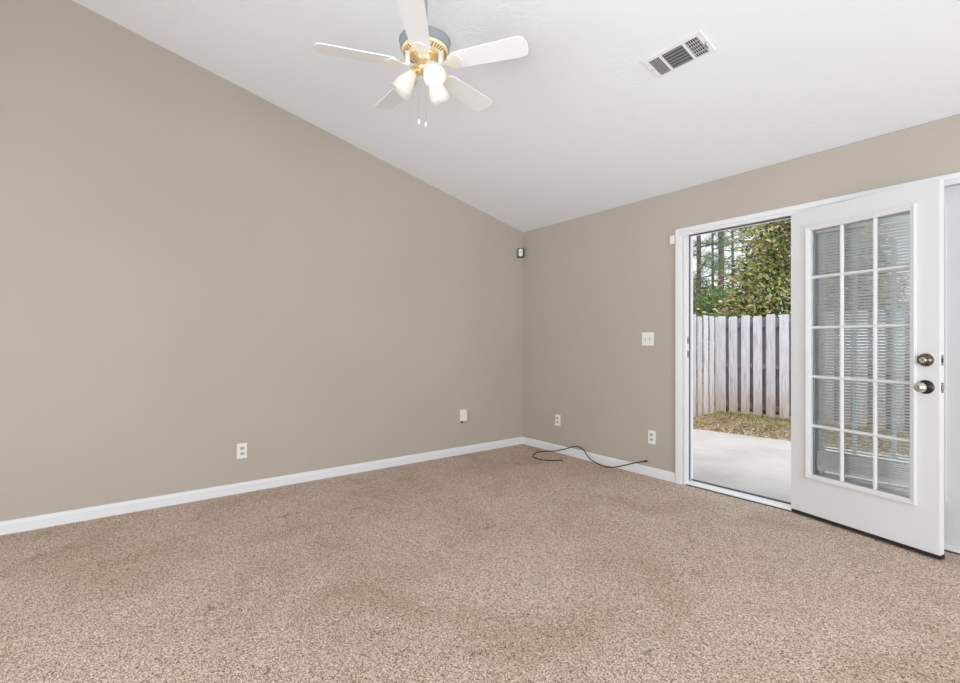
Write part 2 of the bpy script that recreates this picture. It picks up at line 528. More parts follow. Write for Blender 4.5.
fr = thing('trim_2', 'white jambs, middle post and sill of the patio door', 'door frame', (0, 0, 0), kind='structure')
bm = B()
box(bm, OX0, OX0 + 0.022, -0.006, 0.105, 0, OZ)
box(bm, OX0 + 0.022, OX0 + 0.026, 0.056, 0.105, 0, OZ - 0.02)
obj('jamb', bm, M_jamb, fr, bevel=0.002)
bm = B(); box(bm, OX0 + 0.0215, OX0 + 0.029, 0.046, 0.057, 0.03, OZ - 0.03)
obj('weatherstrip', bm, M_seal, fr)
bm = B()
box(bm, OX0 + 0.02, OX1 - 0.02, -0.006, 0.105, OZ - 0.02, OZ)
box(bm, OX0 + 0.022, 2.805, 0.056, 0.105, OZ - 0.026, OZ - 0.02)
obj('head_jamb', bm, M_jamb, fr, bevel=0.002)
bm = B(); box(bm, OX0 + 0.024, 2.805, 0.046, 0.057, OZ - 0.029, OZ - 0.0195)
obj('weatherstrip', bm, M_seal, fr)
bm = B(); box(bm, OX1 - 0.02, OX1, -0.006, 0.105, 0, OZ)
obj('jamb', bm, M_jamb, fr, bevel=0.002)
bm = B(); box(bm, 2.806, 2.8195, 0.032, 0.105, 0.028, OZ - 0.02)
obj('middle_post', bm, M_jamb, fr, bevel=0.002)
bm = B()
prism(bm, [(0.0, 0.0), (0.0, 0.016), (0.03, 0.026), (0.075, 0.028), (0.078, 0.0)], OX0 + 0.02, OX1 - 0.02, SW)
obj('threshold', bm, M_alu, fr, bevel=0.002)
bm = B(); box(bm, OX0 + 0.023, OX1 - 0.023, -0.007, 0.0005, 0.0, 0.010)
obj('carpet_edge_strip', bm, M_seal, fr)
bm = B()
box(bm, OX0 + 0.026, 2.806, 0.078, 0.095, 0.0, 0.036)
obj('threshold_seal', bm, M_seal, fr)
bm = B()
prism(bm, [(0.095, -0.11), (0.095, 0.018), (0.17, 0.0), (0.17, -0.11)], OX0, OX1, SW)
obj('outer_sill', bm, M_alu, fr)
for z in (1.19, 1.075):
    bm = B(); box(bm, OX0 + 0.0215, OX0 + 0.0235, 0.012, 0.040, z - 0.03, z + 0.03)
    k = obj('strike_plate', bm, M_chrome, fr, bevel=0.0005)
    bm = B(); box(bm, OX0 + 0.0230, OX0 + 0.0240, 0.019, 0.033, z - 0.013, z + 0.013)
    obj('strike_hole', bm, M_dark, k)

# ------------------------------------------------------------------ glazed doors
DW, DT = 0.797, 0.044
ZB, ZT = 0.031, 2.058
GX = (0.132, 0.668)
GZ = (0.300, 1.915)
MX = (0.310, 0.490)
MZ = (0.620, 0.946, 1.273, 1.606)
def glazed_door(root, grid=True, ex=0.0):
    GX = (0.132, 0.668 + ex)
    """local: x from hinge side, y 0 = face shown to the room, z up"""
    bm = B()
    frame(bm, (0, DW, ZB, ZT), (GX[0] - 0.01, GX[1] + 0.01, GZ[0] - 0.01, GZ[1] + 0.01), 0, DT)
    obj('door_slab', bm, M_door, root, bevel=0.0025)
    for y0, y1, s in ((-0.011, 0.002, 1), (DT - 0.002, DT + 0.011, -1)):
        bm = B()
        frame(bm, (0.098, 0.702 + ex, 0.265, 1.950), (0.126, 0.674 + ex, 0.293, 1.922), y0 + (0 if s > 0 else 0.004), y1 - (0.004 if s > 0 else 0))
        frame(bm, (0.104, 0.696 + ex, 0.271, 1.944), (0.116, 0.684 + ex, 0.283, 1.932), y0 - (0.004 if s > 0 else -0.004), y1 + (0 if s > 0 else 0.0))
        frame(bm, (0.122, 0.678 + ex, 0.289, 1.926), (GX[0], GX[1], GZ[0], GZ[1]), min(y0, DT / 2) + (0.003 if s > 0 else -0.016), max(y1, 0) + (0.016 if s > 0 else -0.003))
        obj('lite_frame', bm, M_door, root, bevel=0.003)
    if grid:
        bm = B()
        for x in MX:
            prism(bm, [(x - 0.012, -0.0), (x - 0.005, 0.016), (x + 0.005, 0.016), (x + 0.012, 0.0), (x + 0.005, -0.016), (x - 0.005, -0.016)], GZ[0] - 0.004, GZ[1] + 0.004,
                  Matrix(((1, 0, 0, 0), (0, 0, 1, DT / 2), (0, 1, 0, 0), (0, 0, 0, 1))))
        for z in MZ:
            prism(bm, [(DT / 2, z - 0.012), (DT / 2 - 0.0155, z - 0.005), (DT / 2 - 0.0155, z + 0.005), (DT / 2, z + 0.012), (DT / 2 + 0.0155, z + 0.005), (DT / 2 + 0.0155, z - 0.005)],
                  GX[0] - 0.004, GX[1] + 0.004, SW)
        obj('muntin_grid', bm, M_door, root, bevel=0.001)
    bm = B()
    box(bm, GX[0] - 0.008, GX[1] + 0.008, DT / 2 - 0.002, DT / 2 + 0.002, GZ[0] - 0.008, GZ[1] + 0.008)
    obj('glass_pane', bm, M_glass, root)

ang = -math.atan2(0.185, 0.775)
d1 = thing('door_1', 'open white fifteen-lite patio door leaf swung into the room', 'door', (2.752, -0.013, 0.0), (0, 0, ang), kind='structure')
glazed_door(d1)
YA = Matrix.Rotation(PI / 2, 4, 'X')       # lathe axis z -> -y (out of the visible face)
def place(x, z, y=0.0): return Matrix.Translation((x, y, z)) @ YA
bm = B()
lathe(bm, [(0.036, -0.001), (0.036, 0.004), (0.030, 0.014), (0.024, 0.020), (0.024, 0.028), (0.020, 0.031)], 28, place(0.737, 1.079))
db = obj('deadbolt', bm, M_nickel, d1, smooth=False)
bm = B()
lathe(bm, [(0.0155, 0.030), (0.0155, 0.034), (0.013, 0.036)], 24, place(0.737, 1.079))
cy = obj('lock_cylinder', bm, M_chrome, db)
cy['label'] = 'bright key cylinder'
bm = B(); box(bm, 0.7355, 0.7385, -0.0372, -0.0355, 1.072, 1.086)
obj('key_slot', bm, M_dark, db)
bm = B()
lathe(bm, [(0.038, -0.001), (0.038, 0.004), (0.032, 0.010), (0.015, 0.014), (0.013, 0.034)], 32, place(0.737, 0.931))
kn = obj('rosette', bm, M_black, d1)
bm = B()
lathe(bm, [(0.011, 0.030), (0.018, 0.036), (0.026, 0.046), (0.0275, 0.056), (0.024, 0.068), (0.014, 0.073)], 28, place(0.737, 0.931))
k2 = obj('knob', bm, M_chrome, d1, smooth=True)
k2['label'] = 'polished round knob'
bm = B(); box(bm, 0.7353, 0.7387, -0.0738, -0.072, 0.924, 0.938)
obj('key_slot', bm, M_dark, k2)
# the same hardware on the face turned to the wall
YI = Matrix.Rotation(-PI / 2, 4, 'X')
bm = B()
lathe(bm, [(0.034, -0.001), (0.034, 0.004), (0.026, 0.012), (0.010, 0.014), (0.010, 0.03)], 24, Matrix.Translation((0.737, DT, 1.079)) @ YI)
obj('thumb_turn', bm, M_nickel, d1)
bm = B()
lathe(bm, [(0.036, -0.001), (0.034, 0.008), (0.013, 0.014), (0.013, 0.03), (0.025, 0.042), (0.027, 0.052), (0.014, 0.066)], 24, Matrix.Translation((0.737, DT, 0.931)) @ YI)
obj('inner_knob', bm, M_chrome, d1, smooth=True)
# latch plates in the free edge
for z, h in ((1.079, 0.028), (0.931, 0.028)):
    bm = B(); box(bm, DW - 0.001, DW + 0.0012, 0.009, 0.035, z - h, z + h)
    pl = obj('latch_plate', bm, M_chrome, d1)
    bm = B(); box(bm, DW, DW + 0.0022, 0.013, 0.031, z - 0.013, z + 0.013)
    obj('bolt_hole', bm, M_dark, pl)
    for q in (-0.022, 0.022):
        bm = B(); box(bm, DW, DW + 0.0022, 0.018, 0.026, z + q - 0.004, z + q + 0.004)
        obj('screw', bm, M_black, pl)
    if z < 1:
        bm = B(); prism(bm, [(DW, z - 0.009), (DW + 0.012, z - 0.009), (DW + 0.012, z + 0.009), (DW, z + 0.009)], 0.017, 0.028)
        obj('latch_bolt', bm, M_chrome, pl, bevel=0.002)
bm = B(); box(bm, 0.002, DW + 0.003, 0.004, DT - 0.002, ZB - 0.020, ZB + 0.001)
o = obj('door_sweep', bm, M_rubber, d1); o['label'] = 'black rubber sweep under the door'
for z in (0.25, 1.03, 1.80):
    bm = B()
    lathe(bm, [(0.007, z - 0.045), (0.007, z + 0.045)], 12, Matrix.Translation((-0.004, DT + 0.004, 0)))
    box(bm, -0.0015, 0.0, 0.008, DT + 0.003, z - 0.045, z + 0.045)
    obj('hinge', bm, M_chrome, d1)

d2 = thing('door_2', 'fixed white glazed patio door panel behind the open leaf', 'door', (3.617, 0.042 + DT, 0.0), (0, 0, PI), kind='structure')
glazed_door(d2, grid=False, ex=0.028)
bm = B(); box(bm, 0.0, DW, -0.002, DT, 0.026, ZB + 0.001)
obj('bottom_seal', bm, M_trim, d2)

# mini blind hung on the fixed panel
BX0, BX1 = 2.905, 3.500
by = 0.012
bl = thing('mini_blind', 'white mini blind on the fixed panel behind the open door', 'blind', (0, 0, 0))
BTOP = 1.93
bm = B(); box(bm, BX0 - 0.004, BX1 + 0.004, by - 0.013, by + 0.013, BTOP - 0.03, BTOP)
obj('head_rail', bm, M_vinyl, bl, bevel=0.002)
bm = B()
z = 0.458
while z < BTOP - 0.035:
    M = Matrix.Translation((0, by, z)) @ Matrix.Rotation(math.radians(-36), 4, 'X')
    a = [(-0.0115, -0.0012), (-0.006, 0.0006), (0.0, 0.0012), (0.006, 0.0006), (0.0115, -0.0012), (0.006, -0.0001), (0.0, 0.0005), (-0.006, -0.0001)]
    prism(bm, a, BX0, BX1, M @ SW)
    z += 0.0188
o = obj('slats', bm, M_vinyl, bl)
bm = B()
z = 0.352
while z < 0.452:
    box(bm, BX0, BX1, by - 0.0125, by + 0.0115, z, z + 0.0095)
    z += 0.0128
o = obj('slat_stack', bm, M_vinyl, bl); o['label'] = 'gathered slats at the foot of the blind'
bm = B(); box(bm, BX0, BX1, by - 0.012, by + 0.012, 0.325, 0.350)
obj('bottom_rail', bm, M_vinyl, bl, bevel=0.002)
for x in (BX0 + 0.11, (BX0 + BX1) / 2, BX1 - 0.11):
    bm = B()
    for s in (-0.0135, 0.0135):
        box(bm, x - 0.0012, x + 0.0012, by + s - 0.0005, by + s + 0.0005, 0.33, BTOP - 0.02)
    obj('ladder_cord', bm, M_vinyl, bl)
for x in (BX0 - 0.004, BX1 + 0.004):
    bm = B(); box(bm, x - 0.004, x + 0.004, by - 0.017, 0.030, BTOP - 0.034, BTOP + 0.004)
    obj('end_bracket', bm, M_vinyl, bl, bevel=0.001)

# ------------------------------------------------------------------ small wall fittings
# duplex outlet: local x across, -y out of the wall, origin at plate centre
def outlet_base(name, label, cat, loc, rotz, group=None):
    r = thing(name, label, cat, loc, (0, 0, rotz), group)
    return r
GO = 'duplex outlets low on the walls'
ou = outlet_base('wall_outlet', 'white duplex outlet low on the long gable wall', 'outlet', (0.0, -2.95, 0.327), PI / 2, GO)
bm = B(); box(bm, -0.036, 0.036, -0.007, 0.0, -0.059, 0.059)
obj('cover_plate', bm, M_plate, ou, bevel=0.003)
for z in (-0.021, 0.021):
    bm = B()
    pts = [(0.0165 * math.cos(a) , z + 0.0145 * max(-0.85, min(0.85, math.sin(a))) ) for a in [2 * PI * k / 20 for k in range(20)]]
    prism(bm, pts, -0.0095, -0.006)
    f = obj('receptacle', bm, M_recep, ou)
    bm = B()
    box(bm, -0.0085, -0.0055, -0.0102, -0.009, z - 0.002, z + 0.008)
    box(bm, 0.0055, 0.0085, -0.0102, -0.009, z - 0.002, z + 0.008)
    lathe(bm, [(0.003, 0.0), (0.003, 0.0012)], 10, Matrix.Translation((0, -0.009, z - 0.0075)) @ YA)
    obj('slots', bm, M_dark, f)
bm = B(); lathe(bm, [(0.003, 0.0), (0.0025, 0.001)], 10, Matrix.Translation((0, -0.007, 0)) @ YA)
obj('screw', bm, M_chrome, ou)
dup(ou, (0.551, 0, 0.345), (0, 0, 0), 'white duplex outlet above the black cable by the corner', GO)
dup(ou, (1.671, 0, 0.345), (0, 0, 0), 'white duplex outlet low on the wall beside the patio door', GO)

sw = thing('light_switch', 'white double toggle switch left of the patio door', 'switch', (1.631, 0, 1.202))
bm = B(); box(bm, -0.058, 0.058, -0.007, 0.0, -0.059, 0.059)
obj('cover_plate', bm, M_plate, sw, bevel=0.003)
for x in (-0.023, 0.023):
    bm = B(); box(bm, x - 0.0055, x + 0.0055, -0.0082, -0.006, -0.0125, 0.0125)
    s_ = obj('switch_slot', bm, M_slat, sw)
    bm = B(); prism(bm, [(-0.008, -0.004), (-0.020, 0.008), (-0.020, 0.014), (-0.008, 0.008)], x - 0.004, x + 0.004, SW)
    obj('toggle', bm, M_plate, s_, bevel=0.001)
    for z in (-0.030, 0.030):
        bm = B(); lathe(bm, [(0.003, 0.0), (0.0025, 0.001)], 8, Matrix.Translation((x, -0.007, z)) @ YA)
        obj('screw', bm, M_chrome, sw)

# deep cable box on the gable wall
jk = thing('phone_jack', 'thick white jack box with a dark stub below on the gable wall', 'jack', (0.0, -0.846, 0.405), (0, 0, PI / 2))
bm = B(); box(bm, -0.040, 0.040, -0.006, 0.0, -0.063, 0.063)
obj('cover_plate', bm, M_plate, jk, bevel=0.002)
bm = B(); box(bm, -0.034, 0.034, -0.030, -0.005, -0.056, 0.056)
obj('jack_cover', bm, M_plate, jk, bevel=0.005)
bm = B(); lathe(bm, [(0.0045, 0.0), (0.0045, 0.002)], 12, Matrix.Translation((0.010, -0.030, 0.026)) @ YA)
obj('screw', bm, M_chrome, jk)
bm = B(); box(bm, -0.036, -0.012, -0.027, -0.007, -0.070, -0.055)
o = obj('cable_plug', bm, M_rubber, jk, bevel=0.002); o['label'] = 'black plug under the jack'

# motion detector high in the corner
md = thing('motion_detector', 'small white motion detector high in the room corner', 'motion detector', (0.030, -0.062, 2.192), (0, 0, PI / 4))
bm = B(); box(bm, -0.034, 0.034, -0.014, 0.0, -0.056, 0.052)
obj('back_plate', bm, M_black, md, bevel=0.003)
bm = B(); prism(bm, [(-0.013, -0.045), (-0.040, -0.040), (-0.048, 0.0), (-0.044, 0.040), (-0.013, 0.045)], -0.023, 0.023, SW)
bm2 = B(); prism(bm2, [(0.0, 0.0), (-0.041, 0.005), (-0.041, 0.015), (0.0, 0.010)], -0.012, 0.012, Matrix.Rotation(PI / 4, 4, 'Z'))
obj('corner_bracket', bm2, M_black, md)
hd = obj('sensor_head', bm, M_plate, md, bevel=0.006)
bm = B(); box(bm, -0.013, 0.013, -0.0492, -0.045, -0.014, 0.012)
o = obj('lens', bm, mat('milky_lens', (0.62, 0.62, 0.62), 0.3), hd, bevel=0.001)

ds = thing('door_sensor', 'small white alarm contact at the top left of the door casing', 'door sensor', (1.872, 0, 2.032))
bm = B(); box(bm, -0.020, 0.020, -0.022, 0.0, -0.036, 0.036)
obj('sensor_body', bm, M_plate, ds, bevel=0.003)
bm = B(); box(bm, -0.014, 0.014, -0.0235, -0.021, 0.020, 0.028)
obj('cover_tab', bm, M_trim, ds)

# black cable by the wall
pts = [(0.832, -0.224, 0.008), (0.77, -0.315, 0.006), (0.69, -0.372, 0.005), (0.59, -0.375, 0.005), (0.505, -0.32, 0.005), (0.435, -0.19, 0.006), (0.473, -0.080, 0.010),
       (0.575, -0.070, 0.030), (0.707, -0.060, 0.073), (0.837, -0.055, 0.121), (0.941, -0.055, 0.110), (1.033, -0.060, 0.036), (1.194, -0.080, 0.006), (1.300, -0.085, 0.014),
       (1.397, -0.080, 0.044), (1.510, -0.060, 0.089), (1.632, -0.045, 0.131)]
bm = B(); pts = [(a_, b_, c_ + 0.001) for a_, b_, c_ in pts]; tube(bm, spline(pts, 8), 0.0048, 8)
cb = tag(obj('cable', bm, M_rubber, smooth=True), 'black cable lying looped on the carpet against the baseboard', 'cable')
bm = B()
e0, e1 = Vector(pts[-2]), Vector(pts[-1])
dd = (e1 - e0).normalized()
tube(bm, [e1 - dd * 0.004, e1 + dd * 0.02], 0.0075, 10)
o = obj('connector', bm, M_black, cb)
bm = B()
e0, e1 = Vector(pts[1]), Vector(pts[0])
dd = (e1 - e0).normalized()
tube(bm, [e1 - dd * 0.004, e1 + dd * 0.014], 0.006, 10)
o = obj('connector', bm, M_chrome, cb)

# ------------------------------------------------------------------ ceiling register
SA = -math.atan(SL)
vx, vy = 2.65, -1.262
vt = thing('ceiling_vent', 'white louvred air register set in the sloping ceiling', 'vent', (vx, vy, zc(vy)), (SA, 0, 0))
vw, vh = 0.170, 0.088           # half sizes
XY = Matrix(((1, 0, 0, 0), (0, 0, 1, 0), (0, 1, 0, 0), (0, 0, 0, 1)))   # (x,y,z)->(x, z, y): frame() ring in the x,y plane
bm = B()
frame(bm, (-vw, vw, -vh, 0.082), (-0.146, 0.138, -0.061, 0.071), -0.008, 0.0, XY)
obj('frame', bm, M_register, vt, bevel=0.003)
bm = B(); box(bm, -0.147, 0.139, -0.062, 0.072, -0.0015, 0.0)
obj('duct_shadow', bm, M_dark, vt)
for x in (-0.072, 0.062):
    bm = B(); box(bm, x - 0.007, x + 0.007, -0.061, 0.071, -0.0075, -0.001)
    obj('divider', bm, M_register, vt)
bm = B()
for k in range(7):
    x = -0.140 + k * 0.0098
    box(bm, -0.0046, 0.0046, -0.061, 0.071, -0.0004, 0.0004, Matrix.Translation((x, 0, -0.0045)) @ Matrix.Rotation(math.radians(25), 4, 'Y'))
obj('louvre_bank', bm, M_louvre, vt)
bm = B()
for k in range(6):
    y = -0.050 + k * 0.022
    box(bm, -0.065, 0.055, -0.0055, 0.0055, -0.0005, 0.0005, Matrix.Translation((0, y, -0.0045)) @ Matrix.Rotation(math.radians(-30), 4, 'X'))
obj('louvre_bank', bm, M_slat, vt)
bm = B()
for k in range(6):
    x = 0.075 + k * 0.0115
    box(bm, -0.0016, 0.0016, -0.061, 0.071, -0.0005, 0.0005, Matrix.Translation((x, 0, -0.0045)) @ Matrix.Rotation(math.radians(-40), 4, 'Y'))
for k in range(4):
    y = -0.034 + k * 0.026
    box(bm, 0.068, 0.138, y - 0.0018, y + 0.0018, -0.005, -0.003)
obj('louvre_bank', bm, M_louvre, vt)
for s in (-1, 1):
    bm = B(); lathe(bm, [(0.004, -0.0095), (0.004, -0.0075)], 10, Matrix.Translation((s * 0.155, 0, 0)))
    obj('screw', bm, M_slat, vt)
bm = B(); box(bm, 0.146, 0.150, 0.005, 0.040, -0.014, -0.007)
obj('damper_lever', bm, M_slat, vt)

# ------------------------------------------------------------------ ceiling fan
fx, fy, fz = 1.974, -2.463, 2.604
fan = thing('ceiling_fan', 'white five-blade ceiling fan with brass motor and three lit glass shades', 'ceiling fan', (fx, fy, zc(fy)))
dz = fz - zc(fy)                # blade plane in local z
def T(x, y, z): return Matrix.Translation((x, y, z))
bm = B()
lathe(bm, [(0.068, 0.02), (0.068, -0.02), (0.062, -0.045), (0.035, -0.07), (0.016, -0.075)], 32)
obj('canopy', bm, M_rod, fan)
bm = B(); lathe(bm, [(0.0125, dz + 0.09), (0.0125, -0.06)], 16)
obj('downrod', bm, M_rod, fan, smooth=True)
bm = B()
lathe(bm, [(0.016, dz + 0.125), (0.03, dz + 0.112), (0.120, dz + 0.108), (0.131, dz + 0.102), (0.131, dz + 0.097), (0.127, dz + 0.095), (0.124, dz + 0.062), (0.115, dz + 0.056)], 48)
obj('motor_housing', bm, M_drum, fan, bevel=0.001)
bm = B()
lathe(bm, [(0.115, dz + 0.060), (0.118, dz + 0.054), (0.114, dz + 0.046), (0.09, dz + 0.036), (0.055, dz + 0.032)], 48)
mp = obj('vented_cover', bm, M_cream, fan)
mp['label'] = 'cream and gold pierced cover under the motor'
bm = B()
for k in range(40):
    a = 2 * PI * k / 40
    M = Matrix.Rotation(a, 4, 'Z') @ T(0.099, 0, dz + 0.0385) @ Matrix.Rotation(math.radians(-22), 4, 'Y')
    box(bm, -0.011, 0.011, -0.0022, 0.0022, -0.0025, 0.0015, M)
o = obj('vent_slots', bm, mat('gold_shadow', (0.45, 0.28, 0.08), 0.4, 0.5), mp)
bm = B()
lathe(bm, [(0.064, dz + 0.036), (0.067, dz + 0.026), (0.060, dz + 0.016), (0.046, dz + 0.008), (0.042, dz - 0.012), (0.046, dz - 0.022), (0.044, dz - 0.045), (0.030, dz - 0.058), (0.010, dz - 0.066)], 40)
hub = obj('switch_housing', bm, M_brass, fan, smooth=True)
hub['label'] = 'polished brass switch housing'

# blades
R0, R1 = 0.150, 0.535
for k in range(5):
    a = math.radians(34 + 72 * k)
    A = Matrix.Rotation(a, 4, 'Z') @ T(0, 0, dz - 0.023) @ Matrix.Rotation(math.radians(-11), 4, 'X')
    w0, w1 = 0.050, 0.063
    outl = [(R0, -w0 + 0.012), (R0 + 0.012, -w0), (R1 - 0.035, -w1), (R1 - 0.014, -w1 + 0.010), (R1 - 0.003, -w1 + 0.034), (R1, 0), (R1 - 0.003, w1 - 0.034), (R1 - 0.014, w1 - 0.010), (R1 - 0.035, w1), (R0 + 0.012, w0), (R0, w0 - 0.012)]
    bm = B()
    prism(bm, outl, -0.003, 0.003, A @ XY)
    bl_ = obj('blade', bm, M_blade, fan, bevel=0.001)
    bm = B()
    # iron: neck from the motor and a pierced fork under the blade
    prism(bm, [(0.080, -0.013), (0.105, -0.009), (0.125, -0.016), (0.138, -0.038), (0.165, -0.044), (0.190, -0.030), (0.202, 0.0), (0.190, 0.030), (0.165, 0.044), (0.138, 0.038), (0.125, 0.016), (0.105, 0.009), (0.080, 0.013)], -0.0075, -0.0032, A @ XY)
    box(bm, 0.078, 0.100, -0.010, 0.012, -0.030, 0.040, Matrix.Rotation(a, 4, 'Z') @ T(0, 0, dz))
    ir = obj('blade_iron', bm, M_iron, fan, bevel=0.001)
    for cx_, cy_ in ((0.150, -0.022), (0.150, 0.022), (0.182, 0.0), (0.130, 0.0)):
        bm = B(); lathe(bm, [(0.0065, -0.0088), (0.0065, -0.0075)], 12, A @ T(cx_, cy_, 0))
        obj('scroll_boss', bm, M_cream, ir)

# light kit
lamp_az = (math.radians(-10), math.radians(112), math.radians(223))
for az in lamp_az:
    Rz = Matrix.Rotation(az, 4, 'Z')
    bm = B()
    tube(bm, [Rz @ Vector(q) for q in spline([(0.030, 0, dz - 0.030), (0.048, 0, dz - 0.026), (0.060, 0, dz - 0.040)], 5)], 0.008, 10)
    arm = obj('lamp_arm', bm, M_brass, fan, smooth=True)
    # local axis of the shade: outward and down
    ax = Vector((0.083, 0, -0.105)).normalized()
    base = Vector((0.050, 0, dz - 0.032))
    q = ax.to_track_quat('Z', 'Y').to_matrix().to_4x4()
    M = Rz @ Matrix.Translation(base) @ q
    bm = B()
    lathe(bm, [(0.010, -0.004), (0.021, 0.0), (0.023, 0.010), (0.023, 0.022)], 24, M, cap=False)
    obj('fitter', bm, M_brass, arm, smooth=True)
    bm = B()
    prof = [(0.0205, 0.014), (0.023, 0.030), (0.034, 0.054), (0.045, 0.082), (0.051, 0.112), (0.056, 0.142)]
    inner = [(r - 0.0022, z) for r, z in prof[::-1]]
    lathe(bm, prof + inner, 36, M, cap=False)
    obj('lamp_shade', bm, M_shade, fan, smooth=True)
    bm = B()
    lathe(bm, [(0.010, 0.020), (0.012, 0.036), (0.020, 0.058), (0.0235, 0.076), (0.020, 0.092), (0.010, 0.1005), (0.001, 0.102)], 24, M)
    obj('bulb', bm, M_bulb, fan, smooth=True)

# pull chains with tear-drop ends
rx, ry = math.cos(math.radians(52.97)), math.sin(math.radians(52.97))
for s, end in ((-0.030, 2.310), (0.004, 2.297)):
    px_, py_ = s * rx, s * ry
    ze = end - zc(fy)
    bm = B(); tube(bm, [(px_, py_, dz - 0.045), (px_, py_, ze)], 0.0016, 6)
    ch = obj('pull_chain', bm, M_chrome, fan)
    bm = B(); lathe(bm, [(0.002, ze + 0.004), (0.006, ze - 0.006), (0.0065, ze - 0.014), (0.003, ze - 0.024), (0.001, ze - 0.026)], 12, T(px_, py_, 0))
    obj('pull_tip', bm, M_plate, ch, smooth=True)

# ------------------------------------------------------------------ outdoors
GZ0 = -0.15
bm = B(); prism(bm, [(-12, 0.14), (14, 0.14), (14, 5.05), (4.5, 3.72), (-0.2, 3.00), (-12, 3.00)], -0.35, -0.12, XY)
tag(obj('patio_slab', bm, M_conc), 'pale concrete patio slab outside the door', 'patio', kind='structure')
bm = B(); box(bm, -40, 40, 0.2, 60, -0.5, GZ0)
tag(obj('ground', bm, M_soil), 'brown leaf-strewn soil strip before the fence', 'ground', kind='structure')

# shadow-box fences
def board(bm, x, w, y, th, z0, z1, jit):
    c = 0.02
    prism(bm, [(x - w / 2, z0), (x + w / 2, z0), (x + w / 2 + jit, z1 - c), (x + w / 2 - c * 0.9 + jit, z1), (x - w / 2 + c * 0.9 + jit, z1), (x - w / 2 + jit, z1 - c)], y, y + th)
def fence(label, loc, rotz, length, group):
    f = thing('wooden_fence', label, 'fence', loc, (0, 0, rotz), group)
    pitch = 0.209
    n = int(length / pitch)
    for k in range(n + 1):
        x = 0.07 + k * pitch
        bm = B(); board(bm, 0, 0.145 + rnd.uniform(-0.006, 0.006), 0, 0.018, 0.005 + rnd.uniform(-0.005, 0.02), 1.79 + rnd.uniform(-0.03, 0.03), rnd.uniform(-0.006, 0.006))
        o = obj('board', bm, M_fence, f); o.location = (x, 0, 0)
        if k < n:
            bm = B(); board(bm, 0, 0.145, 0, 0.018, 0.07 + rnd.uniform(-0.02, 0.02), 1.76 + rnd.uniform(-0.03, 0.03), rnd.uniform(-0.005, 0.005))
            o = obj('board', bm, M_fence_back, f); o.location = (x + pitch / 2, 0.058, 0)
            o['label'] = 'board behind the gap, coloured dark for the shade there'
    for z in (0.18, 0.90, 1.62):
        bm = B(); box(bm, 0, length, 0, 0.038, -0.045, 0.045)
        o = obj('rail', bm, M_fence_back, f); o.location = (0, 0.019, z)
    k = 0.10
    while k < length:
        bm = B(); box(bm, -0.045, 0.045, 0, 0.09, -0.1, 1.70)
        o = obj('post', bm, M_fence_back, f); o.location = (k, 0.077, 0)
        k += 2.4
    return f
GF = 'shadow-box fence around the patio'
fence('weathered grey board fence running across behind the patio', (-0.325, 5.20, GZ0), 0, 4.7, GF)
fence('weathered grey fence run coming towards the house at left', (-0.26, 2.70, GZ0), PI / 2, 2.45, GF)

# two slim posts at the patio edge, seen through the blind
pp = thing('patio_post', 'slim blue-grey post at the patio edge, first behind the blind', 'post', (2.34, 2.95, -0.12), group='slim posts on the patio')
bm = B(); box(bm, -0.02, 0.02, -0.02, 0.02, 0.012, 2.45)
obj('shaft', bm, M_post, pp, bevel=0.004)
bm = B(); box(bm, -0.035, 0.035, -0.035, 0.035, 0.0, 0.012)
obj('foot_plate', bm, M_post, pp)
dup(pp, (2.63, 3.20, -0.12), (0, 0, 0), 'slim blue-grey post at the patio edge, nearer the door knob')

# grass tufts and dry leaves on the strip
rg = np.random.RandomState(3)
def blades(name, n, xr, yr, hgt, m, label, cat):
    vs, fs = [], []
    for i in range(n):
        x = rg.uniform(*xr)
        y = yr[1] - (yr[1] - yr[0]) * rg.rand() ** 3.5
        h = hgt * rg.uniform(0.4, 1.2)
        a = rg.uniform(0, 2 * PI); w = 0.006
        lx, ly = rg.normal(0, h * 0.4, 2)
        dx, dy = w * math.cos(a), w * math.sin(a)
        b0 = len(vs)
        vs += [(x - dx, y - dy, GZ0), (x + dx, y + dy, GZ0), (x + lx * .4 + dx * .7, y + ly * .4 + dy * .7, GZ0 + h * .6), (x + lx * .4 - dx * .7, y + ly * .4 - dy * .7, GZ0 + h * .6), (x + lx, y + ly, GZ0 + h)]
        fs += [(b0, b0 + 1, b0 + 2, b0 + 3), (b0 + 3, b0 + 2, b0 + 4)]
    o = rawmesh(name, vs, fs, m)
    return tag(o, label, cat, kind='stuff')
blades('grass', 4500, (-0.25, 4.2), (3.15, 5.12), 0.07, M_blade_grass, 'short yellow-green grass along the foot of the fence', 'grass')

def leaves(n, centre_fn, size, flat=0.0, ratio=0.45):
    """n folded leaves; centre_fn(i) -> (position, outward direction)"""
    vs, fs = [], []
    for i in range(n):
        c, d = centre_fn(i)
        d = np.asarray(d, float) + rg.normal(0, 0.55, 3)
        d /= np.linalg.norm(d) + 1e-9
        u = np.cross(d, rg.normal(0, 1, 3)); u /= np.linalg.norm(u) + 1e-9
        nrm = np.cross(d, u)
        s = size * rg.uniform(0.6, 1.25)
        w = s * ratio
        fold = nrm * w * 0.25
        b0 = len(vs)
        vs += [c - d * s * .5, c - d * s * .05 + u * w * .5 + fold, c + d * s * .5, c - d * s * .05 - u * w * .5 + fold, c - d * s * .05]
        fs += [(b0, b0 + 1, b0 + 4), (b0 + 1, b0 + 2, b0 + 4), (b0 + 2, b0 + 3, b0 + 4), (b0 + 3, b0, b0 + 4)]
    return vs, fs

